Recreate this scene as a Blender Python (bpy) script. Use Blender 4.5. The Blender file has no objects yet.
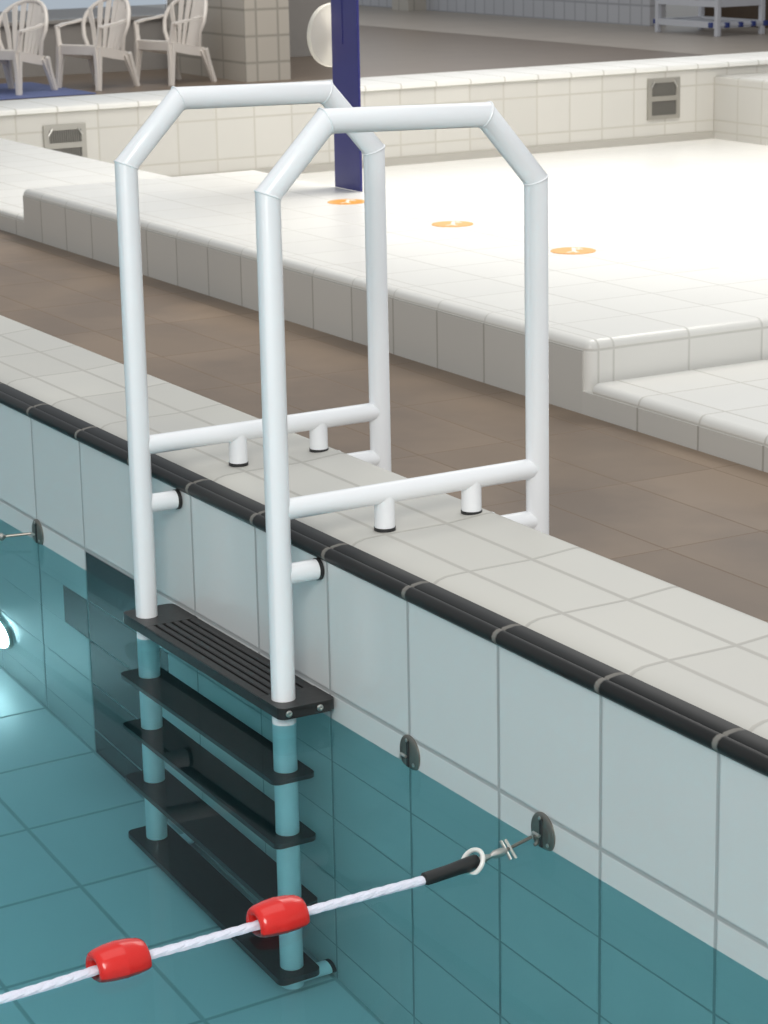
import bpy, bmesh, math, random
from mathutils import Vector, Matrix, noise
random.seed(7)
S = 0.25          # one pool tile, in metres; all lengths below are in tiles unless said otherwise
SC = bpy.context.scene
COL = SC.collection

# ------------------------------------------------------------------ camera
cam_d = bpy.data.cameras.new('camera'); cam = bpy.data.objects.new('camera', cam_d); COL.objects.link(cam)
SC.camera = cam
yaw, pitch, roll, FPX = -1.0579, -0.2590, -0.0194, 2386.94
fwd = Vector((math.cos(pitch)*math.sin(yaw), math.cos(pitch)*math.cos(yaw), math.sin(pitch)))
rt = Vector((math.cos(yaw), -math.sin(yaw), 0)); up = rt.cross(fwd)
r2 = math.cos(roll)*rt + math.sin(roll)*up; u2 = -math.sin(roll)*rt + math.cos(roll)*up
M = Matrix((r2, u2, -fwd)).transposed().to_4x4()
M.translation = Vector((11.6878, -6.7269, 4.008))*S
cam.matrix_world = M
cam_d.sensor_fit = 'VERTICAL'; cam_d.sensor_height = 36; cam_d.lens = 36*FPX/1024
cam_d.dof.use_dof = True; cam_d.dof.focus_distance = 3.5; cam_d.dof.aperture_fstop = 26
cam_d.clip_start = 0.05; cam_d.clip_end = 200

# ------------------------------------------------------------------ world and lights
w = bpy.data.worlds.new('world'); SC.world = w; w.use_nodes = True
bg = w.node_tree.nodes['Background']; bg.inputs[0].default_value = (0.86, 0.93, 1.0, 1); bg.inputs[1].default_value = 0.52

def area(name, loc, target, size, power, color=(1, 1, 1), sy=None):
    d = bpy.data.lights.new(name, 'AREA'); d.energy = power; d.color = color
    d.shape = 'RECTANGLE'; d.size = size; d.size_y = sy or size
    o = bpy.data.objects.new(name, d); COL.objects.link(o); o.location = loc
    o.rotation_euler = (Vector(target)-Vector(loc)).to_track_quat('-Z', 'Y').to_euler()
    return o
area('hall_lights_pool', (5.8, -3.8, 4.2), (-0.5, -0.3, 0), 3.0, 370, (1, 0.97, 0.93))
area('hall_lights_overhead', (0.5, 0.5, 6.0), (-0.5, 0.5, 0), 5.0, 70, (1, 0.97, 0.93))
area('wading_pool_lights', (-4.5, 5.2, 5.0), (-5.5, 4.6, 0), 4.5, 190, (1, 0.95, 0.88))
w2 = area('basin_fill', (-5.5, 5.6, 5.2), (-5.5, 5.6, 0), 3.0, 185, (1, 0.96, 0.90)); w2.data.spread = math.radians(95)  # added fill with narrowed spread, boosts the white basin floor
area('hall_fill_back', (-15.0, 7.5, 4.6), (-16.0, 9.0, 0), 5.0, 260, (1, 0.95, 0.88))  # added fill above the chairs, lifts and warms the hall
area('far_fill_band', (-21.0, 15.9, 3.4), (-21.0, 0, 3.4), 22.0, 330, (1, 0.97, 0.93), sy=3.6)  # added light band above the view, brightens wading pool and hall floor

SC.view_settings.view_transform = 'Standard'; SC.view_settings.look = 'None'
SC.view_settings.gamma = 1; SC.view_settings.use_curve_mapping = False
SC.view_settings.exposure = 0.0
SC.cycles.max_bounces = 12; SC.cycles.transmission_bounces = 8; SC.cycles.diffuse_bounces = 4
SC.cycles.sample_clamp_indirect = 12.0
SC.cycles.use_denoising = True

# ------------------------------------------------------------------ materials
def newmat(name):
    m = bpy.data.materials.new(name); m.use_nodes = True
    return m, m.node_tree, m.node_tree.nodes['Principled BSDF']
def mat(name, col, rough=0.5, metal=0.0, bump=None, var=0.0, nscale=8.0, coat=0.0):
    m, nt, b = newmat(name)
    b.inputs['Base Color'].default_value = (*col, 1); b.inputs['Roughness'].default_value = rough
    b.inputs['Metallic'].default_value = metal; b.inputs['Coat Weight'].default_value = coat
    tc = nt.nodes.new('ShaderNodeTexCoord'); n = nt.nodes.new('ShaderNodeTexNoise')
    n.inputs['Scale'].default_value = nscale; n.inputs['Detail'].default_value = 5
    nt.links.new(tc.outputs['Object'], n.inputs['Vector'])
    if var:
        mx = nt.nodes.new('ShaderNodeMix'); mx.data_type = 'RGBA'
        mx.inputs['A'].default_value = (*[c*(1-var) for c in col], 1); mx.inputs['B'].default_value = (*[min(1, c*(1+var)) for c in col], 1)
        nt.links.new(n.outputs['Fac'], mx.inputs['Factor']); nt.links.new(mx.outputs['Result'], b.inputs['Base Color'])
    if bump:
        bp = nt.nodes.new('ShaderNodeBump'); bp.inputs['Strength'].default_value = bump; bp.inputs['Distance'].default_value = 0.002
        nt.links.new(n.outputs['Fac'], bp.inputs['Height']); nt.links.new(bp.outputs['Normal'], b.inputs['Normal'])
    return m

def tile_mat(name, col, grout, X=None, Y=None, Z=None, width=0.030, rough=0.3, var=0.05, extra=None, mottle=0.0, mottle_col=None,
             paint=None, soft=0.012, uneven=0.15):
    """glazed tiles; X, Y, Z are (offset, period) of the joints on each axis in tile units"""
    m, nt, b = newmat(name); N = nt.nodes; L = nt.links
    tc = N.new('ShaderNodeTexCoord'); sc = N.new('ShaderNodeVectorMath'); sc.operation = 'SCALE'; sc.inputs['Scale'].default_value = 1/S
    L.new(tc.outputs['Object'], sc.inputs[0])
    sp = N.new('ShaderNodeSeparateXYZ'); L.new(sc.outputs[0], sp.inputs[0])
    ge = N.new('ShaderNodeNewGeometry'); sn = N.new('ShaderNodeSeparateXYZ'); L.new(ge.outputs['True Normal'], sn.inputs[0])
    def mth(op, a, c=None, d=None):
        n = N.new('ShaderNodeMath'); n.operation = op
        for i, v in enumerate((a, c, d)):
            if v is None: continue
            if isinstance(v, (int, float)): n.inputs[i].default_value = v
            else: L.new(v, n.inputs[i])
        return n.outputs[0]
    masks = []; cells = []
    for ax, spec in (('X', X), ('Y', Y), ('Z', Z)):
        if not spec and not (extra and ax in extra): continue
        flat = mth('LESS_THAN', mth('ABSOLUTE', sn.outputs[ax]), 0.72)
        ds = []
        if spec:
            q = mth('DIVIDE', mth('SUBTRACT', sp.outputs[ax], spec[0]), spec[1])
            fr = mth('FRACT', q); cells.append(mth('FLOOR', q))
            ds.append(mth('MULTIPLY', mth('MINIMUM', fr, mth('SUBTRACT', 1.0, fr)), spec[1]))
        for e in (extra or {}).get(ax, ()):
            ds.append(mth('ABSOLUTE', mth('SUBTRACT', sp.outputs[ax], e)))
        dd = ds[0]
        for e in ds[1:]: dd = mth('MINIMUM', dd, e)
        mr = N.new('ShaderNodeMapRange'); mr.inputs['From Min'].default_value = width/2; mr.inputs['From Max'].default_value = width/2+soft
        mr.inputs['To Min'].default_value = 1; mr.inputs['To Max'].default_value = 0; L.new(dd, mr.inputs['Value'])
        masks.append(mth('MULTIPLY', mr.outputs[0], flat))
    g = masks[0]
    for k in masks[1:]: g = mth('MAXIMUM', g, k)
    cb = N.new('ShaderNodeCombineXYZ')
    for i, cc in enumerate(cells[:3]): L.new(cc, cb.inputs[i])
    wn = N.new('ShaderNodeTexWhiteNoise'); L.new(cb.outputs[0], wn.inputs['Vector'])
    mx = N.new('ShaderNodeMix'); mx.data_type = 'RGBA'
    mx.inputs['A'].default_value = (*[c*(1-var) for c in col], 1); mx.inputs['B'].default_value = (*[min(1, c*(1+var)) for c in col], 1)
    L.new(wn.outputs['Value'], mx.inputs['Factor']); out = mx.outputs['Result']
    nz = N.new('ShaderNodeTexNoise'); nz.inputs['Scale'].default_value = 0.55; nz.inputs['Detail'].default_value = 6; L.new(sc.outputs[0], nz.inputs['Vector'])
    if mottle:
        rp = N.new('ShaderNodeMapRange'); rp.inputs['From Min'].default_value = 0.42; rp.inputs['From Max'].default_value = 0.62
        rp.inputs['To Max'].default_value = mottle; L.new(nz.outputs['Fac'], rp.inputs['Value'])
        m2 = N.new('ShaderNodeMix'); m2.data_type = 'RGBA'; m2.inputs['B'].default_value = (*mottle_col, 1)
        L.new(out, m2.inputs['A']); L.new(rp.outputs[0], m2.inputs['Factor']); out = m2.outputs['Result']
    if paint:     # (list of rectangles in X,Z, colour): differently coloured tiles
        rects, pc = paint; pm = None
        for (x0, x1, z0, z1) in rects:
            a = mth('MULTIPLY', mth('GREATER_THAN', sp.outputs['X'], x0), mth('LESS_THAN', sp.outputs['X'], x1))
            c2 = mth('MULTIPLY', mth('GREATER_THAN', sp.outputs['Z'], z0), mth('LESS_THAN', sp.outputs['Z'], z1))
            a = mth('MULTIPLY', a, c2); pm = a if pm is None else mth('MAXIMUM', pm, a)
        m3 = N.new('ShaderNodeMix'); m3.data_type = 'RGBA'; m3.inputs['B'].default_value = (*pc, 1)
        L.new(out, m3.inputs['A']); L.new(pm, m3.inputs['Factor']); out = m3.outputs['Result']
    m4 = N.new('ShaderNodeMix'); m4.data_type = 'RGBA'; m4.inputs['B'].default_value = (*grout, 1)
    L.new(out, m4.inputs['A']); L.new(g, m4.inputs['Factor']); L.new(m4.outputs['Result'], b.inputs['Base Color'])
    rr = N.new('ShaderNodeMapRange'); rr.inputs['To Min'].default_value = rough; rr.inputs['To Max'].default_value = 0.8
    L.new(g, rr.inputs['Value']); L.new(rr.outputs[0], b.inputs['Roughness'])
    h = mth('ADD', mth('MULTIPLY', g, -1.0), mth('MULTIPLY', nz.outputs['Fac'], uneven))
    bp = N.new('ShaderNodeBump'); bp.inputs['Strength'].default_value = 0.5; bp.inputs['Distance'].default_value = 0.0015
    L.new(h, bp.inputs['Height']); L.new(bp.outputs['Normal'], b.inputs['Normal'])
    return m

WHITE = (0.74, 0.73, 0.69); GR = (0.34, 0.33, 0.31)
M_coping = tile_mat('coping_tile', (0.62, 0.60, 0.54), (0.49, 0.47, 0.425), X=(0, 1), extra={'Y': (0.4303, 0.8779)}, width=0.018, rough=0.5, mottle=0.35, mottle_col=(0.54, 0.53, 0.50))
M_trim = tile_mat('dark_nosing_tile', (0.018, 0.018, 0.017), (0.20, 0.19, 0.17), X=(0, 1), width=0.028, rough=0.42, var=0.25)
ARM = [(-5, -4, -6, -0.975), (-5.5, -3.5, -2.87, -1.92)]
M_poolwall = tile_mat('pool_wall_tile', (0.70, 0.715, 0.70), (0.40, 0.415, 0.41), X=(0, 1), Z=(-0.9695, 0.95), width=0.016, rough=0.22, var=0.03,
                      paint=(ARM, (0.022, 0.023, 0.026)))
M_poolfloor = tile_mat('pool_floor_tile', (0.56, 0.60, 0.60), (0.36, 0.40, 0.40), X=(0, 1), Y=(-0.97, 0.96), width=0.018, rough=0.3, var=0.03)
M_plat = tile_mat('platform_tile', (0.75, 0.735, 0.69), (0.60, 0.585, 0.54), X=(-8.25, 1), Y=(7.26, 0.965), Z=(-0.71, 1.0), width=0.012, rough=0.33, var=0.025, extra={'Y': (7.07,)})
M_ledge = tile_mat('ledge_front_tile', (0.60, 0.585, 0.545), (0.40, 0.38, 0.34), X=(-8.25, 1), Z=(-0.71, 1.0), width=0.018, rough=0.3, var=0.03)
M_trim.node_tree.nodes['Principled BSDF'].inputs['Specular IOR Level'].default_value = 0.22
M_ledge2 = tile_mat('step_front_tile', (0.60, 0.585, 0.545), (0.40, 0.38, 0.34), X=(-8.36, 1), width=0.018, rough=0.3, var=0.03)
M_step = tile_mat('low_step_tile', (0.74, 0.725, 0.68), (0.56, 0.54, 0.49), X=(-8.36, 1), Y=(7.25, 0.965), Z=(-1.135, 1.0), width=0.014, rough=0.33, var=0.03)
M_brown = tile_mat('brown_walkway_tile', (0.222, 0.160, 0.110), (0.212, 0.153, 0.105), X=(0.3, 2.0), Y=(1.6, 1.0), width=0.003, rough=0.45, var=0.13, mottle=0.8, mottle_col=(0.150, 0.110, 0.080))
M_bwall = tile_mat('wading_wall_tile', (0.58, 0.56, 0.515), (0.50, 0.475, 0.42), Y=(12.21, 0.97), X=(-37.0, 0.97), width=0.022, rough=0.35, var=0.03, extra={'Z': (-0.80, -1.22, -2.13, -2.42)}, soft=0.02)
M_cap = tile_mat('wall_cap_tile', (0.78, 0.765, 0.72), (0.58, 0.56, 0.5), Y=(12.21, 0.97), width=0.03, rough=0.33, var=0.02)
M_column = tile_mat('column_tile', (0.50, 0.46, 0.40), (0.34, 0.315, 0.27), Y=(34.93, 0.93), X=(-71.5, 2.0), Z=(-3.7, 1.0), width=0.05, rough=0.4, var=0.03, soft=0.04)
M_hallwall = tile_mat('hall_wall_tile', (0.50, 0.50, 0.52), (0.36, 0.36, 0.38), X=(0, 1.0), Y=(0, 1.0), Z=(-3.4, 1.0), width=0.06, rough=0.4, var=0.03, soft=0.04)
M_brown.node_tree.nodes['Principled BSDF'].inputs['Specular IOR Level'].default_value = 0.3
M_hallfloor = mat('hall_floor_brown', (0.17, 0.125, 0.09), 0.38, var=0.15, nscale=3)
M_hallfloor2 = mat('hall_floor_grey', (0.38, 0.33, 0.28), 0.45, var=0.12, nscale=3)
M_lowwall = mat('rendered_grey_wall', (0.30, 0.28, 0.26), 0.6, var=0.06)
M_white = mat('white_coated_tube', (0.88, 0.89, 0.90), 0.30, var=0.02, coat=0.15)
M_rubber = mat('black_gasket_rubber', (0.02, 0.02, 0.02), 0.5)
M_tread = mat('black_tread_plastic', (0.022, 0.021, 0.020), 0.42, bump=0.25, var=0.2, nscale=60)
M_steel = mat('stainless_steel', (0.60, 0.58, 0.54), 0.28, metal=1.0, var=0.05)
M_dullsteel = mat('dull_steel', (0.27, 0.25, 0.22), 0.42, metal=0.9, var=0.1, nscale=40)
M_red = mat('red_float_plastic', (0.72, 0.018, 0.012), 0.22, var=0.05, coat=0.3)
M_ropewhite = mat('white_rope', (0.78, 0.78, 0.88), 0.6, bump=0.6, var=0.08, nscale=300)
M_black = mat('black_sleeve_plastic', (0.015, 0.015, 0.015), 0.35)
M_whiteplastic = mat('white_plastic', (0.82, 0.80, 0.75), 0.35)
M_blue = mat('dark_blue_paint', (0.024, 0.024, 0.165), 0.35, var=0.05)
M_cream = mat('cream_plastic', (0.68, 0.64, 0.56), 0.4, var=0.03)
M_orange = mat('orange_sticker_print', (0.80, 0.36, 0.05), 0.35, var=0.05)
M_stickerwhite = mat('white_sticker_print', (0.85, 0.80, 0.70), 0.35)
M_chair = mat('grey_white_chair_plastic', (0.72, 0.67, 0.62), 0.32, var=0.03)
M_rack = mat('white_rack_plastic', (0.55, 0.56, 0.60), 0.4)
M_bluefit = mat('blue_rack_fitting', (0.03, 0.05, 0.20), 0.4)
M_bluemat = mat('blue_floor_mat', (0.10, 0.13, 0.28), 0.6, var=0.1)
M_wood = mat('dark_brown_wood', (0.07, 0.042, 0.022), 0.5, var=0.2)
M_winframe = mat('window_frame_paint', (0.35, 0.27, 0.2), 0.5)
M_ventframe = mat('vent_steel_frame', (0.42, 0.40, 0.36), 0.35, metal=0.7)
M_ventdark = mat('vent_louvre', (0.22, 0.21, 0.19), 0.5, metal=0.5)

# main pool water: a real refracting surface, slightly teal
def water_mat(name, tint, refl, rough, scale, strength):
    m, nt, b = newmat(name); N = nt.nodes; L = nt.links; N.remove(b)
    out = N['Material Output']
    rf = N.new('ShaderNodeBsdfRefraction'); rf.inputs['Color'].default_value = (*tint, 1); rf.inputs['Roughness'].default_value = 0; rf.inputs['IOR'].default_value = 1.33
    gl = N.new('ShaderNodeBsdfAnisotropic'); gl.inputs['Color'].default_value = (1, 1, 1, 1); gl.inputs['Roughness'].default_value = rough
    fr = N.new('ShaderNodeFresnel'); fr.inputs['IOR'].default_value = 1.33
    mu = N.new('ShaderNodeMath'); mu.operation = 'MULTIPLY'; mu.inputs[1].default_value = refl; L.new(fr.outputs[0], mu.inputs[0])
    mx = N.new('ShaderNodeMixShader'); L.new(mu.outputs[0], mx.inputs[0]); L.new(rf.outputs[0], mx.inputs[1]); L.new(gl.outputs[0], mx.inputs[2])
    L.new(mx.outputs[0], out.inputs['Surface'])
    tc = N.new('ShaderNodeTexCoord'); n = N.new('ShaderNodeTexNoise'); n.inputs['Scale'].default_value = scale; n.inputs['Detail'].default_value = 1
    L.new(tc.outputs['Object'], n.inputs['Vector'])
    bp = N.new('ShaderNodeBump'); bp.inputs['Strength'].default_value = strength; bp.inputs['Distance'].default_value = 0.01
    L.new(n.outputs['Fac'], bp.inputs['Height'])
    for q in (rf, gl, fr): L.new(bp.outputs['Normal'], q.inputs['Normal'])
    return m
M_water = water_mat('pool_water', (0.56, 0.94, 1.0), 0.30, 0.015, 1.6, 0.02)
# wading pool water
M_wadefloor = tile_mat('wading_floor_white', (0.88, 0.865, 0.82), (0.83, 0.81, 0.76), X=(-8.25, 1), Y=(11.1, 0.965), width=0.01, rough=0.28, var=0.015, uneven=0.8)
m, nt, b = newmat('window_glass'); M_glass = m
b.inputs['Base Color'].default_value = (0.9, 0.95, 1, 1); b.inputs['Roughness'].default_value = 0.02; b.inputs['IOR'].default_value = 1.1; b.inputs['Transmission Weight'].default_value = 1.0

# ------------------------------------------------------------------ mesh helpers (tile units in, metres out)
def obj(name, bm, m, parent=None, smooth=False, angle=35, origin=None):
    me = bpy.data.meshes.new(name)
    if origin is not None:
        bmesh.ops.translate(bm, verts=bm.verts, vec=-Vector(origin))
    bmesh.ops.scale(bm, vec=(S, S, S), verts=bm.verts)
    bmesh.ops.recalc_face_normals(bm, faces=bm.faces)
    if smooth:
        for f in bm.faces: f.smooth = True
        for e in bm.edges:
            if len(e.link_faces) == 2 and e.calc_face_angle(0) > math.radians(angle): e.smooth = False
    bm.to_mesh(me); bm.free(); me.materials.append(m)
    o = bpy.data.objects.new(name, me); COL.objects.link(o)
    if origin is not None: o.location = Vector(origin)*S
    if parent is not None: o.parent = parent
    return o
def struct(name, bm, m, **k):
    o = obj(name, bm, m, **k); o['kind'] = 'structure'; return o
def tag(o, label, cat, group=None, kind=None):
    o['label'] = label; o['category'] = cat
    if group: o['group'] = group
    if kind: o['kind'] = kind
    return o
def thing(name, label, cat, loc=(0, 0, 0), rz=0, group=None):
    o = bpy.data.objects.new(name, None); COL.objects.link(o); o.empty_display_size = 0.05
    o.location = Vector(loc)*S; o.rotation_euler = (0, 0, rz)
    return tag(o, label, cat, group)
def box(bm, x0, x1, y0, y1, z0, z1, bev=0, seg=3, which=None):
    mtx = Matrix.Translation(((x0+x1)/2, (y0+y1)/2, (z0+z1)/2)) @ Matrix.Diagonal((x1-x0, y1-y0, z1-z0, 1))
    r = bmesh.ops.create_cube(bm, size=1, matrix=mtx)
    if bev:
        es = {e for v in r['verts'] for e in v.link_edges}
        if which: es = [e for e in es if which((e.verts[0].co+e.verts[1].co)/2)]
        bmesh.ops.bevel(bm, geom=list(es), offset=bev, segments=seg, profile=0.5, affect='EDGES')
    return bm
def B(*a, **k): return box(bmesh.new(), *a, **k)
def frame_of(d, ref=Vector((0, 0, 1))):
    d = d.normalized()
    if abs(d.dot(ref)) > 0.97: ref = Vector((1, 0, 0))
    a = d.cross(ref).normalized(); return a, a.cross(d).normalized()
def sweep(bm, pts, rad, n=20, cap=True, closed=False):
    """a tube with mitred joints along pts; rad is a number or one per point"""
    P = [Vector(p) for p in pts]; k = len(P); rings = []
    rr = rad if isinstance(rad, (list, tuple)) else [rad]*k
    d0 = (P[1]-P[0]).normalized(); a, bb = frame_of(d0)
    for i in range(k):
        din = (P[i]-P[i-1]).normalized() if (i > 0 or closed) else (P[1]-P[0]).normalized()
        dout = (P[(i+1) % k]-P[i]).normalized() if (i < k-1 or closed) else din
        if i > 0:
            dprev = din
            a = (a - dprev*a.dot(dprev)).normalized(); bb = a.cross(dprev).normalized()
        nrm = (din+dout).normalized()
        ring = []
        for j in range(n):
            t = 2*math.pi*j/n; o = (a*math.cos(t)+bb*math.sin(t))*rr[i]
            base = din if i > 0 else dout
            o = o - base*(o.dot(nrm)/max(0.2, base.dot(nrm)))
            ring.append(bm.verts.new(P[i]+o))
        rings.append(ring)
        if i < k-1 or closed:
            q = din.rotation_difference(dout); a = q @ a
    m_ = k if closed else k-1
    for i in range(m_):
        A, Bq = rings[i], rings[(i+1) % k]
        for j in range(n):
            bm.faces.new((A[j], A[(j+1) % n], Bq[(j+1) % n], Bq[j]))
    if cap and not closed:
        bm.faces.new(rings[0][::-1]); bm.faces.new(rings[-1])
    return bm
def tube(*a, **k): return sweep(bmesh.new(), *a, **k)
def lathe(bm, prof, origin, axis, n=32, cap=True):
    """prof: list of (distance along axis, radius)"""
    O = Vector(origin); ax = Vector(axis).normalized(); a, bb = frame_of(ax); rings = []
    for h, r in prof:
        rings.append([bm.verts.new(O+ax*h+(a*math.cos(2*math.pi*j/n)+bb*math.sin(2*math.pi*j/n))*r) for j in range(n)])
    for i in range(len(rings)-1):
        for j in range(n): bm.faces.new((rings[i][j], rings[i][(j+1) % n], rings[i+1][(j+1) % n], rings[i+1][j]))
    if cap: bm.faces.new(rings[0][::-1]); bm.faces.new(rings[-1])
    return bm
def extrude_x(bm, prof, x0, x1, close=True):
    """closed profile of (y, z) points swept from x0 to x1"""
    A = [bm.verts.new((x0, y, z)) for y, z in prof]; C = [bm.verts.new((x1, y, z)) for y, z in prof]
    n = len(prof)
    for i in range(n): bm.faces.new((A[i], A[(i+1) % n], C[(i+1) % n], C[i]))
    bm.faces.new(A[::-1]); bm.faces.new(C)
    return bm

# ------------------------------------------------------------------ main pool basin
ZW = -1.143; ZF = -5.21; ZB = -1.38; ZT = -0.607; ZH = -3.4
XL, XR = -36, 18
struct('wall_pool_side', B(XL, XR, 0, 1.2548, ZF, -0.09), M_poolwall)
struct('floor_pool', B(XL, XR, -26, 0, ZF-0.4, ZF), M_poolfloor)
struct('wall_pool_opposite', B(XL, XR, -27, -26, ZF-0.4, -0.2), M_poolwall)
struct('wall_pool_near_end', B(XR, XR+1, -27, 1.2548, ZF-0.4, -0.2), M_poolwall)
struct('wall_pool_far_end', B(XL-1, XL, -27, 1.2548, ZF-0.4, -0.2), M_poolwall)
# dark rounded nosing
prof = [(-0.012, -0.105), (-0.026, -0.085), (-0.028, -0.062), (-0.018, -0.040), (0.002, -0.026), (0.024, -0.022), (0.034, -0.028), (0.044, -0.020), (0.10, -0.012), (0.150, -0.016), (0.156, -0.05), (0.156, -0.105)]
struct('trim_dark_nosing', extrude_x(bmesh.new(), prof, XL, XR), M_trim, smooth=True, angle=60)
# white coping with its rounded front
prof = [(0.156, -0.098), (0.158, -0.058), (0.180, -0.040), (0.215, -0.018), (0.27, -0.004), (0.36, 0.0), (0.4303, 0.002), (0.8779, 0.006), (1.19, 0.030), (1.235, 0.024), (1.262, 0.0), (1.262, -0.098)]
struct('trim_white_coping', extrude_x(bmesh.new(), prof, XL, XR), M_coping, smooth=True, angle=50)
struct('wall_coping_outer', B(XL, XR, 1.10, 1.2549, ZB, -0.095), M_ledge)

bm = bmesh.new()
vs = [bm.verts.new(v) for v in ((XL, -25.99, ZW), (XR, -25.99, ZW), (XR, 0, ZW), (XL, 0, ZW))]; bm.faces.new(vs)
tag(obj('pool_water', bm, M_water), 'clear teal water filling the deep pool under the ladder', 'water', kind='stuff')

# ------------------------------------------------------------------ walkway, platform, steps
struct('floor', B(-38, XR, 1.2549, 6.94, ZB-0.3, ZB), M_brown)
top = lambda zt: (lambda c: c.z > zt-0.02)
struct('wall_platform', B(-24, -8.25, 6.94, 11.05, ZB, ZT, bev=0.09, seg=4, which=lambda c: c.z > ZT-0.02 or (abs(c.z-(ZB+ZT)/2) < .1 and c.x > -9 and c.y < 7)), M_plat, smooth=True, angle=50)
struct('wall_low_step', B(-8.16, XR, 6.94, 11.05, ZB, -1.035, bev=0.085, seg=4, which=lambda c: c.z > -1.06 and c.y < 7), M_step, smooth=True, angle=50)
struct('wall_low_deck', B(-38, -24.0, 6.94, 11.05, ZB, -1.035, bev=0.085, seg=4, which=lambda c: c.z > -1.06), M_step, smooth=True, angle=50)
# tiled front of the platform (greyer wall tiles below the white rounded cap)
struct('trim_ledge_front', B(-24.0, -8.33, 6.925, 6.95, ZB, -0.715), M_ledge)
struct('trim_step_front', B(-8.33, XR, 6.925, 6.95, ZB, -1.14), M_ledge2)
struct('trim_deck_front', B(-38, -24.0, 6.925, 6.95, ZB, -1.14), M_ledge2)

# ------------------------------------------------------------------ wading pool
struct('floor_wading_pool', B(-38, XR, 11.05, 31.2, -3.2, -2.60), M_wadefloor)
struct('wall_wading_near', B(-38, XR, 10.7, 11.05, -3.2, -1.1), M_bwall)
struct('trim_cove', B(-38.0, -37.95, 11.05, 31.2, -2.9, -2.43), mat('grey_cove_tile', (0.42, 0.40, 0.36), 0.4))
struct('wall_wading_back', B(-40.2, -38, 3, 60, -3.6, -0.80), M_bwall)
struct('trim_wall_cap', B(-40.25, -37.93, 3, 60, -0.80, -0.68, bev=0.06, seg=3, which=lambda c: c.z > -0.7), M_cap, smooth=True)
struct('wall_wading_block', B(-37.99, -20, 31.2, 45, -3.6, -1.0, bev=0.08, seg=3, which=lambda c: c.z > -1.02), M_bwall, smooth=True)

# ------------------------------------------------------------------ hall beyond
struct('floor_hall_dark', B(-130, -40.2, -10, 55.6, ZH-0.3, ZH), M_hallfloor)
struct('floor_hall_grey', B(-130, -30, 55.6, 90, ZH-0.3, ZH+0.002), M_hallfloor2)
struct('wall_far', B(-128, -88.3, 65.5, 66.5, ZH, 12), M_hallwall)
struct('wall_far_panel', B(-88.2, -55, 68.5, 69.5, ZH, 12), M_wood)
struct('wall_column', B(-78.5, -71.5, 34.45, 36.35, ZH, 14), M_column)
struct('wall_recess', B(-88, -82.2, 41.0, 44.6, ZH, 8), M_lowwall)
struct('wall_low', B(-81, -80, 10, 35.5, ZH, -1.35), M_lowwall)
struct('trim_window_sill', B(-81.1, -79.8, 10, 35.3, -1.35, -1.22), M_lowwall)
g = struct('window_1', B(-80.6, -80.5, 27.6, 35.3, -1.2, 9), M_glass)
struct('wall_left_brown', B(-81, -80, 8, 27.5, -1.2, 9), M_wood)
for yy in (27.5,):
    f = obj('window_frame', B(-80.75, -80.35, yy, yy+0.25, -1.22, 9), M_winframe, parent=g)
struct('wall_far_pillar', B(-112.3, -110.4, 64.3, 65.6, ZH, 12), M_column)

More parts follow.
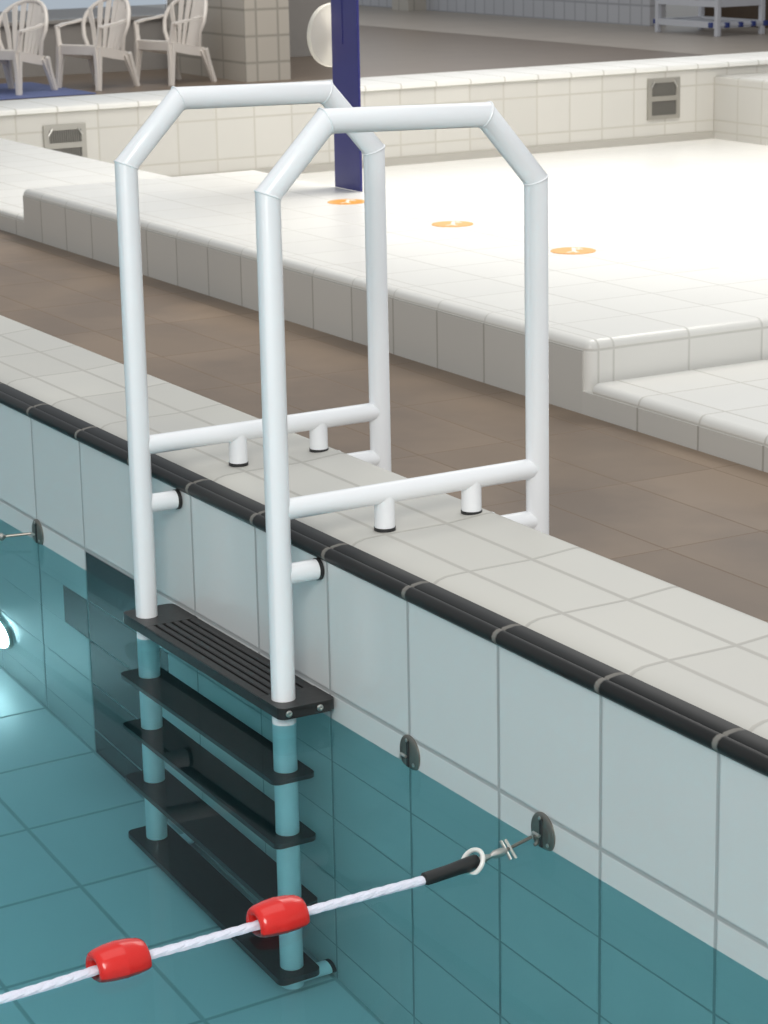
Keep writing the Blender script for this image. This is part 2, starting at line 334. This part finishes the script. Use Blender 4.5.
# ------------------------------------------------------------------ pool ladder
lad = thing('pool_ladder', 'white tubular pool ladder with black treads bridging the pool wall', 'ladder', (-2.145, 0.6, 0))
LO = Vector((2.145*S, -0.6*S, 0))
def lp(name, bm, m, parent=lad, **k):
    o = obj(name, bm, m, **k)
    o.parent = parent
    if parent is lad: o.location = LO
    return o
R = 0.077; YP, YF = -0.284, 1.640
XN, XF = -1.095, -3.196
STEPS = [-0.985, -1.98, -3.00, -3.97, -4.93]
for X, tilt in ((XN, 0.016), (XF, 0.006)):
    pts = [(X+0.02, YP-0.01, ZF+0.03), (X, YP, 2.178+tilt), (X, 0.121, 2.600+tilt*.5), (X, 1.253, 2.582-tilt*.4), (X, YF-0.01, 2.158-tilt), (X, YF, ZB)]
    hr = lp('handrail', tube(pts, R, n=28), M_white, smooth=True)
    # weld seams at the bends
    for i in (1, 2, 3, 4):
        bm = bmesh.new(); a0, a1, a2 = Vector(pts[i-1]), Vector(pts[i]), Vector(pts[i+1])
        nn = ((a1-a0).normalized()+(a2-a1).normalized()).normalized()
        A, C = frame_of(nn, Vector((1, 0, 0)))
        st = 1/max(.5, nn.dot((a1-a0).normalized()))
        # ellipse long axis lies in the bend plane
        ring = [a1+A*math.cos(t)*R*1.012*(st if abs(A.x) < .5 else 1)+C*math.sin(t)*R*1.012*(st if abs(C.x) < .5 else 1) for t in [2*math.pi*j/28 for j in range(28)]]
        sweep(bm, ring, 0.006, n=6, closed=True)
        lp('weld_seam', bm, M_white, parent=hr, smooth=True)
    foot = lp('floor_foot', lathe(bmesh.new(), [(0, 0.12), (0.03, 0.12), (0.05, 0.09)], (X, YF, ZB), (0, 0, 1)), M_white, parent=hr, smooth=True)
    lp('cross_rail', tube([(X, YP, 0.240), (X, YF, 0.252)], 0.067, n=24), M_white, smooth=True)
    for ys, zt in ((0.476, 0.003), (1.125, 0.018)):
        p = lp('foot_post', tube([(X, ys, 0.24), (X, ys, zt+0.022)], 0.066, n=24), M_white, smooth=True)
        lp('gasket', lathe(bmesh.new(), [(0, 0.060), (0.004, 0.070), (0.024, 0.070)], (X, ys, zt-0.002), (0, 0, 1)), M_rubber, parent=p, smooth=True)
    p = lp('wall_stub', tube([(X, YP, -0.178), (X, -0.030, -0.178)], 0.066, n=24), M_white, smooth=True)
    lp('gasket', lathe(bmesh.new(), [(0, 0.062), (0.003, 0.071), (0.026, 0.071), (0.030, 0.06)], (X, -0.031, -0.178), (0, 1, 0)), M_rubber, parent=p, smooth=True)
    p = lp('wall_stub', tube([(X, YF, -0.100), (X, 1.29, -0.100)], 0.066, n=24), M_white, smooth=True)
    lp('flange', lathe(bmesh.new(), [(0, 0.10), (0.03, 0.10)], (X, 1.262, -0.100), (0, 1, 0)), M_white, parent=p, smooth=True)
    p = lp('wall_stub', tube([(X+0.02, YP-0.01, ZF+0.105), (X+0.02, -0.03, ZF+0.105)], 0.066, n=24), M_white, smooth=True)
    lp('gasket', lathe(bmesh.new(), [(0, 0.07), (0.028, 0.07)], (X+0.02, -0.03, ZF+0.105), (0, 1, 0)), M_rubber, parent=p, smooth=True)

def tread(x0, x1, y0, y1, zt, th=0.075, ribbed=True):
    bm = bmesh.new(); cr = 0.05
    out = []
    for cx, cy, a0 in ((x1-cr, y1-cr, 0), (x0+cr, y1-cr, 90), (x0+cr, y0+cr, 180), (x1-cr, y0+cr, 270)):
        for k in range(5):
            t = math.radians(a0+k*22.5); out.append((cx+cr*math.cos(t), cy+cr*math.sin(t)))
    base_top = zt-0.020 if ribbed else zt
    A = [bm.verts.new((x, y, zt-th)) for x, y in out]; C = [bm.verts.new((x, y, base_top)) for x, y in out]
    n = len(out)
    for i in range(n): bm.faces.new((A[i], A[(i+1) % n], C[(i+1) % n], C[i]))
    bm.faces.new(A[::-1]); bm.faces.new(C)
    if not ribbed: return bm
    # raised rim and ribs leave long grooves between them
    rx0, rx1 = x0+0.42, x1-0.30
    def slab(a, b_, c_, d_, k=0): box(bm, a, b_, c_, d_, base_top-0.004, zt, bev=0.006, seg=1)
    # end pads with rounded corners
    for (ex0, ex1, lo) in ((x0, rx0, True), (rx1, x1, False)):
        pl_ = []
        for cx, cy, a0 in ((ex1-cr, y1-cr, 0), (ex0+cr, y1-cr, 90), (ex0+cr, y0+cr, 180), (ex1-cr, y0+cr, 270)):
            outer = (a0 in (90, 180)) == lo
            for k in range(5):
                t = math.radians(a0+k*22.5)
                if outer: pl_.append((cx+cr*math.cos(t), cy+cr*math.sin(t)))
            if not outer: pl_.append((ex1 if a0 in (0, 270) else ex0, y1 if a0 in (0, 90) else y0))
        P0 = [bm.verts.new((x, y, base_top-0.004)) for x, y in pl_]; P1 = [bm.verts.new((x, y, zt)) for x, y in pl_]
        k_ = len(pl_)
        for i in range(k_): bm.faces.new((P0[i], P0[(i+1) % k_], P1[(i+1) % k_], P1[i]))
        bm.faces.new(P0[::-1]); bm.faces.new(P1)
    ng = 5; wd = (y1-y0); gw = 0.020
    margin = 0.075; pitch_ = (wd-2*margin)/(ng-1)
    edges = [y0]
    for k in range(ng):
        yc = y0+margin+k*pitch_; edges += [yc-gw/2, yc+gw/2]
    edges.append(y1)
    for k in range(0, len(edges), 2): slab(rx0-0.002, rx1+0.002, edges[k], edges[k+1])
    return bm
for i, zt in enumerate(STEPS):
    y0, y1 = (-0.405, -0.006) if i == 0 else (-0.455, -0.150)
    s = lp('tread', tread(-3.37 if i == 0 else -3.36, -0.905 if i == 0 else -0.925, y0, y1, zt, ribbed=(i == 0)), M_tread, smooth=True, angle=30)
    x1 = -0.905 if i == 0 else -0.925
    for yy in ((-0.345, -0.125) if i == 0 else ()):
        bm = lathe(bmesh.new(), [(-0.01, 0.022), (0.006, 0.022), (0.010, 0.016), (0.010, 0.010), (0.004, 0.009)], (x1, yy, zt-0.038), (1, 0, 0), n=12)
        lp('screw', bm, M_steel, parent=s, smooth=True)

# ------------------------------------------------------------------ wall anchors and lane line
def anchor(x, label):
    t = thing('lane_anchor', label, 'wall anchor', (x, 0, -1.065), group=None)
    O = (0, 0, 0)
    bm = lathe(bmesh.new(), [(0, 0.116), (0.008, 0.116), (0.014, 0.106), (0.018, 0.06), (0.018, 0.03)], (0, -0.0, 0), (0, -1, 0), n=32)
    obj('plate', bm, M_dullsteel, parent=t, smooth=True)
    obj('slot', B(-0.014, 0.014, -0.024, -0.014, -0.085, 0.085, bev=0.004, seg=1), M_rubber, parent=t)
    obj('eye_pin', tube([(-0.03, -0.05, 0), (0.03, -0.05, 0)], 0.010, n=10), M_steel, parent=t, smooth=True)
    for k in range(3):
        a = math.radians(90+120*k)
        obj('screw', lathe(bmesh.new(), [(0, 0.012), (0.004, 0.012), (0.006, 0.006)], (0.09*math.cos(a), -0.026, 0.09*math.sin(a)), (0, -1, 0), n=10), M_steel, parent=t)
    return t
anchor(0.01, 'bare round steel wall anchor at the waterline right of the ladder')
anchor(1.46, 'round steel wall anchor holding the hooked end of the float rope')
anchor(-5.98, 'round steel wall anchor at far left above the submerged black cross')

m, nt, b = newmat('disc_glow'); M_glow = m
b.inputs['Base Color'].default_value = (0.9, 0.95, 1, 1); b.inputs['Emission Color'].default_value = (0.93, 0.98, 1, 1); b.inputs['Emission Strength'].default_value = 26
glow_root = thing('glow_disc', 'glowing round disc under water on the pool wall at the left picture edge', 'lamp', (-7.08, -0.001, -4.36))  # bright spot built as an emissive disc in a steel rim
obj('lens', lathe(bmesh.new(), [(0.0, 0.34), (0.05, 0.33), (0.08, 0.24), (0.095, 0.1)], (0, 0, 0), (0, -1, 0), n=32), M_glow, parent=glow_root, smooth=True)
obj('rim', lathe(bmesh.new(), [(0.0, 0.37), (0.03, 0.37), (0.035, 0.36), (0.035, 0.345), (0.0, 0.345)], (0, 0, 0), (0, -1, 0), n=32, cap=False), M_steel, parent=glow_root, smooth=True)

rope_pts = [(1.545, -0.80, -1.127), (1.552, -1.15, -1.129), (1.572, -1.70, -1.130), (1.596, -2.15, -1.132), (1.612, -2.62, -1.133), (1.655, -3.05, -1.135), (1.69, -3.6, -1.137), (1.80, -5.0, -1.140), (1.95, -7, -1.140)]
def smooth_path(pts, n=8):
    P = [Vector(p) for p in pts]; out = []
    for i in range(len(P)-1):
        p0 = P[max(0, i-1)]; p1 = P[i]; p2 = P[i+1]; p3 = P[min(len(P)-1, i+2)]
        for k in range(n):
            t = k/n
            out.append(0.5*((2*p1)+(-p0+p2)*t+(2*p0-5*p1+4*p2-p3)*t*t+(-p0+3*p1-3*p2+p3)*t**3))
    out.append(P[-1]); return out
line = thing('lane_rope', 'white braided rope running from wall anchor across the pool water', 'rope', (1.5, -0.6, -1.085))
LOF = Vector((-1.5, 0.6, 1.085))*S
def rp(name, bm, m, parent=line, **k):
    o = obj(name, bm, m, **k); o.parent = parent
    if parent is line: o.location = LOF
    return o
# three twisted strands
path = smooth_path(rope_pts, 24)
cum = [0]
for i in range(1, len(path)): cum.append(cum[-1]+(path[i]-path[i-1]).length)
bm = bmesh.new()
tot = cum[-1]; NS = 520; samples = []
j = 0
for i in range(NS+1):
    s_ = tot*i/NS
    while j < len(cum)-2 and cum[j+1] < s_: j += 1
    t = (s_-cum[j])/max(1e-6, cum[j+1]-cum[j]); samples.append((s_, path[j].lerp(path[j+1], t), (path[j+1]-path[j]).normalized()))
for k in range(3):
    pp = []
    for s_, p, d in samples:
        a, c_ = frame_of(d); th = s_*2*math.pi/0.26+k*2*math.pi/3
        pp.append(p+a*math.cos(th)*0.006+c_*math.sin(th)*0.006)
    sweep(bm, pp, 0.0225, n=8)
rp('rope', bm, M_ropewhite, smooth=True)
# black sleeve, ring, clasp, rod
P1, P2 = Vector((1.545, -0.82, -1.127)), Vector((1.532, -0.475, -1.100))
d = (P2-P1); Ls = d.length
rp('sleeve', lathe(bmesh.new(), [(0, 0.030), (0.01, 0.040), (Ls*.5, 0.037), (Ls*.93, 0.042), (Ls, 0.036)], P1, d, n=20), M_black, smooth=True)
bm = bmesh.new(); ring = []
a, c_ = frame_of(d)
ctr = P2+Vector((0, -0.03, 0.0))
rg = [ctr+(Vector((1, 0.15, 0)).normalized()*math.cos(t)+Vector((0, 0.55, 0.84)).normalized()*math.sin(t))*0.072 for t in [2*math.pi*q/28 for q in range(28)]]
rp('ring', sweep(bm, rg, 0.013, n=10, closed=True), M_whiteplastic, smooth=True)
P3 = Vector((1.515, -0.30, -1.090)); P4 = Vector((1.462, -0.052, -1.066))
rp('swivel', lathe(bmesh.new(), [(0, 0.018), (0.05, 0.022), (0.09, 0.012), (0.12, 0.024), (0.17, 0.024), (0.2, 0.012)], P2, P3-P2, n=14), M_steel, smooth=True)
bm = bmesh.new()
dd = (P4-P3).normalized(); cc = P3+dd*0.02
sweep(bm, [cc+Vector((-0.035, -0.01, 0.045)), cc+Vector((0.035, 0.01, -0.045))], 0.009, n=8)
sweep(bm, [cc+Vector((-0.035, 0.02, 0.045)), cc+Vector((0.035, 0.045, -0.045))], 0.009, n=8)
rp('shackle', bm, M_steel, smooth=True)
bm = bmesh.new(); sweep(bm, [P3, P3.lerp(P4, 0.85)], 0.010, n=8)
hk = [P3.lerp(P4, 0.85)+Vector((0, 0.02*math.sin(t)+0.02, 0.025*math.cos(t)-0.025)) for t in [math.pi*q/8 for q in range(9)]]
rp('hook', sweep(bm, hk, 0.010, n=8), M_dullsteel, smooth=True)

def float_(y, label):
    # point on the rope at this y
    k = min(range(len(path)), key=lambda q: abs(path[q].y-y)); p = path[k].copy(); d = (path[k+1]-path[k-1]).normalized()
    h = 0.142
    pr = [(-h*0.55, 0.036), (-h*.84, 0.046), (-h*0.97, 0.062), (-h, 0.078), (-h*.95, 0.094), (-h*0.8, 0.104), (-h*0.45, 0.114), (-h*0.06, 0.118), (0, 0.1195), (h*0.06, 0.118), (h*0.45, 0.114), (h*0.8, 0.104), (h*.95, 0.094), (h, 0.078), (h*0.97, 0.062), (h*.84, 0.046), (h*.55, 0.036)]
    bm = lathe(bmesh.new(), pr, p, d, n=40, cap=False)
    o = obj('lane_float', bm, M_red, smooth=True, angle=60, origin=p)
    return tag(o, label, 'float', 'red floats threaded on the rope')
float_(-1.70, 'glossy red barrel float on the rope in front of the ladder')
float_(-2.60, 'glossy red barrel float on the rope, furthest from the wall')

# rope stub on the left anchor
o = obj('tensioner_cord', tube(smooth_path([(-6.0, -0.055, -1.066), (-6.1, -0.35, -1.08), (-6.2, -0.75, -1.10)], 5), 0.012, n=8), M_dullsteel, smooth=True)
bm = lathe(bmesh.new(), [(0, 0.01), (0.03, 0.035), (0.09, 0.035), (0.12, 0.01)], (-6.06, -0.2-0.05, -1.075), (-0.1, -1, 0), n=12)
obj('bead', bm, M_steel, parent=o, smooth=True)
tag(o, 'thin steel tensioner reaching into the water from the far left anchor', 'tensioner')

# ------------------------------------------------------------------ orange stickers on the platform edge
def sticker(x, y, label, seed):
    t = thing('floor_sticker', label, 'sticker', (x, y, ZT), rz=0, group='orange round stickers along the wading pool edge')
    obj('disc', lathe(bmesh.new(), [(0, 0.29), (0.005, 0.29), (0.007, 0.284)], (0, 0, 0.0005), (0, 0, 1), n=40), M_orange, parent=t)
    bm = bmesh.new()      # white diver figure and bar
    sweep(bm, [(-0.17, 0.12, 0.0085), (-0.05, 0.04, 0.0085), (0.06, -0.03, 0.0085), (0.18, -0.05, 0.0085)], 0.026, n=6)
    sweep(bm, [(-0.05, 0.04, 0.0085), (-0.01, 0.16, 0.0085)], 0.02, n=6)
    sweep(bm, [(0.06, -0.03, 0.0085), (0.10, -0.16, 0.0085)], 0.02, n=6)
    lathe(bm, [(0, 0.04), (0.004, 0.04)], (-0.12, 0.16, 0.0065), (0, 0, 1), n=12)
    for v in bm.verts: v.co.z = 0.0085+(v.co.z-0.0085)*0.15
    obj('white_figure', bm, M_stickerwhite, parent=t)
    return t
sticker(-19.40, 10.25, 'orange round sticker directly beneath the blue post', 1)
sticker(-16.43, 10.28, 'orange round sticker in the middle of the row of three', 2)
sticker(-13.42, 10.25, 'orange round sticker nearest, just right of the ladder', 3)

# ------------------------------------------------------------------ blue post and round disc
p = thing('blue_post', 'flat dark blue post standing upright at the wading pool edge', 'post', (-20.70, 11.0, ZT))
obj('board', B(-0.41, 0.41, -0.02, 0.02, 0, 10.5, bev=0.006, seg=1), M_blue, parent=p)
obj('edge_strip', B(-0.12, -0.05, -0.028, -0.02, 2.2, 4.6, bev=0.003, seg=1), M_blue, parent=p)
dsk = thing('round_disc', 'round cream dish fixed to the left of the blue post', 'disc', (-21.22, 11.15, 1.70), rz=math.radians(15))
pr = [(0.0, 0.10), (0.02, 0.16), (0.06, 0.30), (0.12, 0.42), (0.12, 0.47), (0.16, 0.49), (0.20, 0.48), (0.21, 0.44), (0.17, 0.36), (0.13, 0.22), (0.12, 0.05)]
obj('dish', lathe(bmesh.new(), pr, (0.02, 0, 0), (-1, 0, 0), n=48), M_cream, parent=dsk, smooth=True, angle=50)
obj('hub', lathe(bmesh.new(), [(-0.03, 0.12), (0.03, 0.12), (0.05, 0.09)], (0.03, 0, 0), (-1, 0, 0), n=24), M_cream, parent=dsk, smooth=True)

# ------------------------------------------------------------------ wall vents
def vent(y, z0, z1, label):
    t = thing('wall_vent', label, 'vent', (-38, y, (z0+z1)/2)); h = (z1-z0)/2
    bm = bmesh.new()
    box(bm, 0, 0.05, -0.50, -0.38, -h, h); box(bm, 0, 0.05, 0.38, 0.50, -h, h)
    box(bm, 0, 0.05, -0.38, 0.38, h-0.12, h); box(bm, 0, 0.05, -0.38, 0.38, -h, -h+0.10); box(bm, 0, 0.05, -0.38, 0.38, -0.06, 0.06)
    obj('vent_frame', bm, M_ventframe, parent=t)
    for a, b_ in ((-h+0.10, -0.06), (0.06, h-0.12)):
        bm = bmesh.new(); box(bm, 0.0, 0.01, -0.38, 0.38, a, b_)
        for k in range(15): yy = -0.36+k*0.0514; box(bm, 0.01, 0.035, yy-0.010, yy+0.010, a, b_)
        obj('grille', bm, M_ventdark, parent=t)
    for sx in (-1, 1): 
        obj('corner_tab', tube([(0.055, sx*0.30, h-0.08), (0.055, sx*0.40, h-0.24)], 0.022, n=8), M_steel, parent=t)
vent(13.34, -2.00, -1.08, 'steel slatted wall vent at left, half hidden behind the low deck')
vent(29.6, -2.00, -0.97, 'steel slatted wall vent near the right corner of the wading pool')

# ------------------------------------------------------------------ plastic armchairs
def strip(bm, pts, wdir, wid, th):
    """a flat bar following pts; wid a number or list"""
    P = [Vector(p) for p in pts]; W = Vector(wdir).normalized(); rings = []
    for i, p in enumerate(P):
        d = (P[min(i+1, len(P)-1)]-P[max(i-1, 0)]).normalized(); nrm = d.cross(W).normalized(); ww = (W-d*W.dot(d)).normalized()
        wi = wid[i] if isinstance(wid, (list, tuple)) else wid
        rings.append([bm.verts.new(p+ww*sx*wi/2+nrm*sy*th/2) for sx, sy in ((-1, -1), (1, -1), (1, 1), (-1, 1))])
    for i in range(len(rings)-1):
        for j in range(4): bm.faces.new((rings[i][j], rings[i][(j+1) % 4], rings[i+1][(j+1) % 4], rings[i+1][j]))
    bm.faces.new(rings[0][::-1]); bm.faces.new(rings[-1])
    return bm
def chair():       # faces -Y, origin on the floor, tile units
    t = thing('plastic_armchair', '', 'chair')
    SF, SR = 1.62, 1.30       # seat front and rear height
    sz = lambda y: SR+(SF-SR)*(0.8-y)/1.75
    bm = bmesh.new()
    box(bm, -0.95, 0.95, -1.02, -0.84, SF-0.03, SF+0.04, bev=0.02, seg=1); box(bm, -0.86, 0.86, 0.42, 0.84, SR-0.04, SR+0.03, bev=0.02, seg=1)
    for k in range(7):
        x = -0.80+k*0.267
        strip(bm, [(x, -0.9, SF), (x, -0.4, sz(-.4)-0.02), (x, 0.1, sz(.1)-0.05), (x*.95, 0.6, SR)], (1, 0, 0), 0.17, 0.05)
    for s in (-1, 1): strip(bm, [(s*.95, -1.0, SF-0.16), (s*.93, 0, sz(0)-0.18), (s*.84, 0.82, SR-0.16)], (0, 0, 1), 0.34, 0.06)
    strip(bm, [(-0.95, -1.01, SF-.16), (0.95, -1.01, SF-.16)], (0, 0, 1), 0.32, 0.05)
    obj('seat', bm, M_chair, parent=t)
    bm = bmesh.new()
    yb = lambda z: 0.74+(z-SR)*0.30
    rim = []
    zc, rx, rz_ = 2.30, 1.10, 1.00
    for k in range(19):
        a = math.pi*k/18; x = -rx*math.cos(a); z = zc+rz_*math.sin(a)**0.85
        rim.append((x, yb(z)-0.42*math.cos(a)**2, z))
    rim = [(-0.82, 0.60, SR), (-0.98, 0.50, 1.9)]+rim+[(0.98, 0.50, 1.9), (0.82, 0.60, SR)]
    sweep(bm, rim, 0.085, n=8)
    for k in range(7):
        f = (k-3)/3; x0 = f*0.55; x1 = f*0.92; zt = zc+rz_*math.sin(math.acos(min(1, abs(x1)/rx)))**0.85
        strip(bm, [(x0, yb(SR)-0.02-.1*abs(f), SR), (x0+(x1-x0)*.45, yb(2.1)-0.22*abs(f), 2.1), (x1, yb(zt)-0.40*f*f, zt-0.03)], (1, 0, 0), [0.13, 0.17, 0.24], 0.05)
    obj('backrest', bm, M_chair, parent=t, smooth=True)
    for s in (-1, 1):
        bm = bmesh.new()
        strip(bm, [(s*1.06, -0.92, 2.30), (s*1.13, -0.4, 2.38), (s*1.12, 0.1, 2.42), (s*1.06, 0.50, 2.50)], (1, 0, 0), [0.24, 0.27, 0.23, 0.18], 0.07)
        strip(bm, [(s*1.06, -0.90, 2.31), (s*0.99, -0.94, 1.9), (s*0.94, -0.95, SF-0.05)], (0, 1, 0), [0.22, 0.18, 0.24], 0.08)
        obj('armrest', bm, M_chair, parent=t)
        for (fy, ty, z0) in ((-0.92, -1.08, SF), (0.74, 1.15, SR)):
            bm = bmesh.new()
            pp = [(s*0.90, fy, z0-0.05), (s*0.95, fy+(ty-fy)*.4, z0*.55), (s*1.0, ty, 0.0)]
            strip(bm, pp, (1, 0, 0), [0.40, 0.26, 0.19], 0.14)
            strip(bm, pp, (0, 1, 0), [0.40, 0.26, 0.19], 0.12)
            obj('leg', bm, M_chair, parent=t)
    return t
ch0 = chair()
GRP = 'plastic armchairs by the window'
spots = [((-73.0, 25.6), 32, 'white plastic garden armchair at far left, cut off by the picture edge'),
         ((-73.1, 28.95), 26, 'middle of three white plastic garden armchairs under the window'),
         ((-73.2, 32.2), 18, 'white plastic garden armchair nearest the tiled column')]
for i, ((x, y), a, lab) in enumerate(spots):
    if i == 0: c = ch0
    else:
        c = ch0.copy(); COL.objects.link(c)
        for q in list(ch0.children):
            d = q.copy(); COL.objects.link(d); d.parent = c
    c.location = Vector((x, y, ZH))*S; c.rotation_euler = (0, 0, math.radians(a)); c['label'] = lab; c['group'] = GRP; c['category'] = 'chair'
    c.scale = (1, 1, 1)
tag(obj('floor_mat', B(-77, -70.5, 20, 27.8, ZH, ZH+0.05, bev=0.02, seg=1), M_bluemat), 'dull blue mat on the floor under the leftmost chair', 'mat')

# ------------------------------------------------------------------ plastic rack at the far right
rk = thing('storage_rack', 'white plastic shelf rack with blue fittings by the far wall', 'rack', (-81.8, 64.3, ZH))
hx, hy = 2.35, 1.3
for sx in (-1, 1):
    for sy in (-1, 1):
        obj('post', B(sx*hx-0.12, sx*hx+0.12, sy*hy-0.12, sy*hy+0.12, 0, 5.5, bev=0.03, seg=2), M_rack, parent=rk)
for z in (0.38, 1.35, 3.4):
    bm = bmesh.new()
    for sy in (-1, 1): box(bm, -hx, hx, sy*hy-0.08, sy*hy+0.08, z, z+0.28)
    for sx in (-1, 1): box(bm, sx*hx-0.08, sx*hx+0.08, -hy, hy, z, z+0.28)
    if z < 1:
        for k in range(9): box(bm, -hx+0.25+k*0.55, -hx+0.45+k*0.55, -hy, hy, z+0.10, z+0.2)
    s = obj('shelf', bm, M_rack, parent=rk)
    if z < 1:
        for (x, y) in ((-hx-0.16, -hy), (hx-.35, -hy-0.10), (hx+0.10, -hy+0.45), (hx+0.10, -hy+1.25), (hx+0.1, -hy+2.0), (hx+0.12, hy+.1)):
            o = obj('corner_fitting', B(x-0.12, x+0.12, y-0.12, y+0.12, z+0.02, z+0.26, bev=0.03, seg=1), M_bluefit, parent=s)
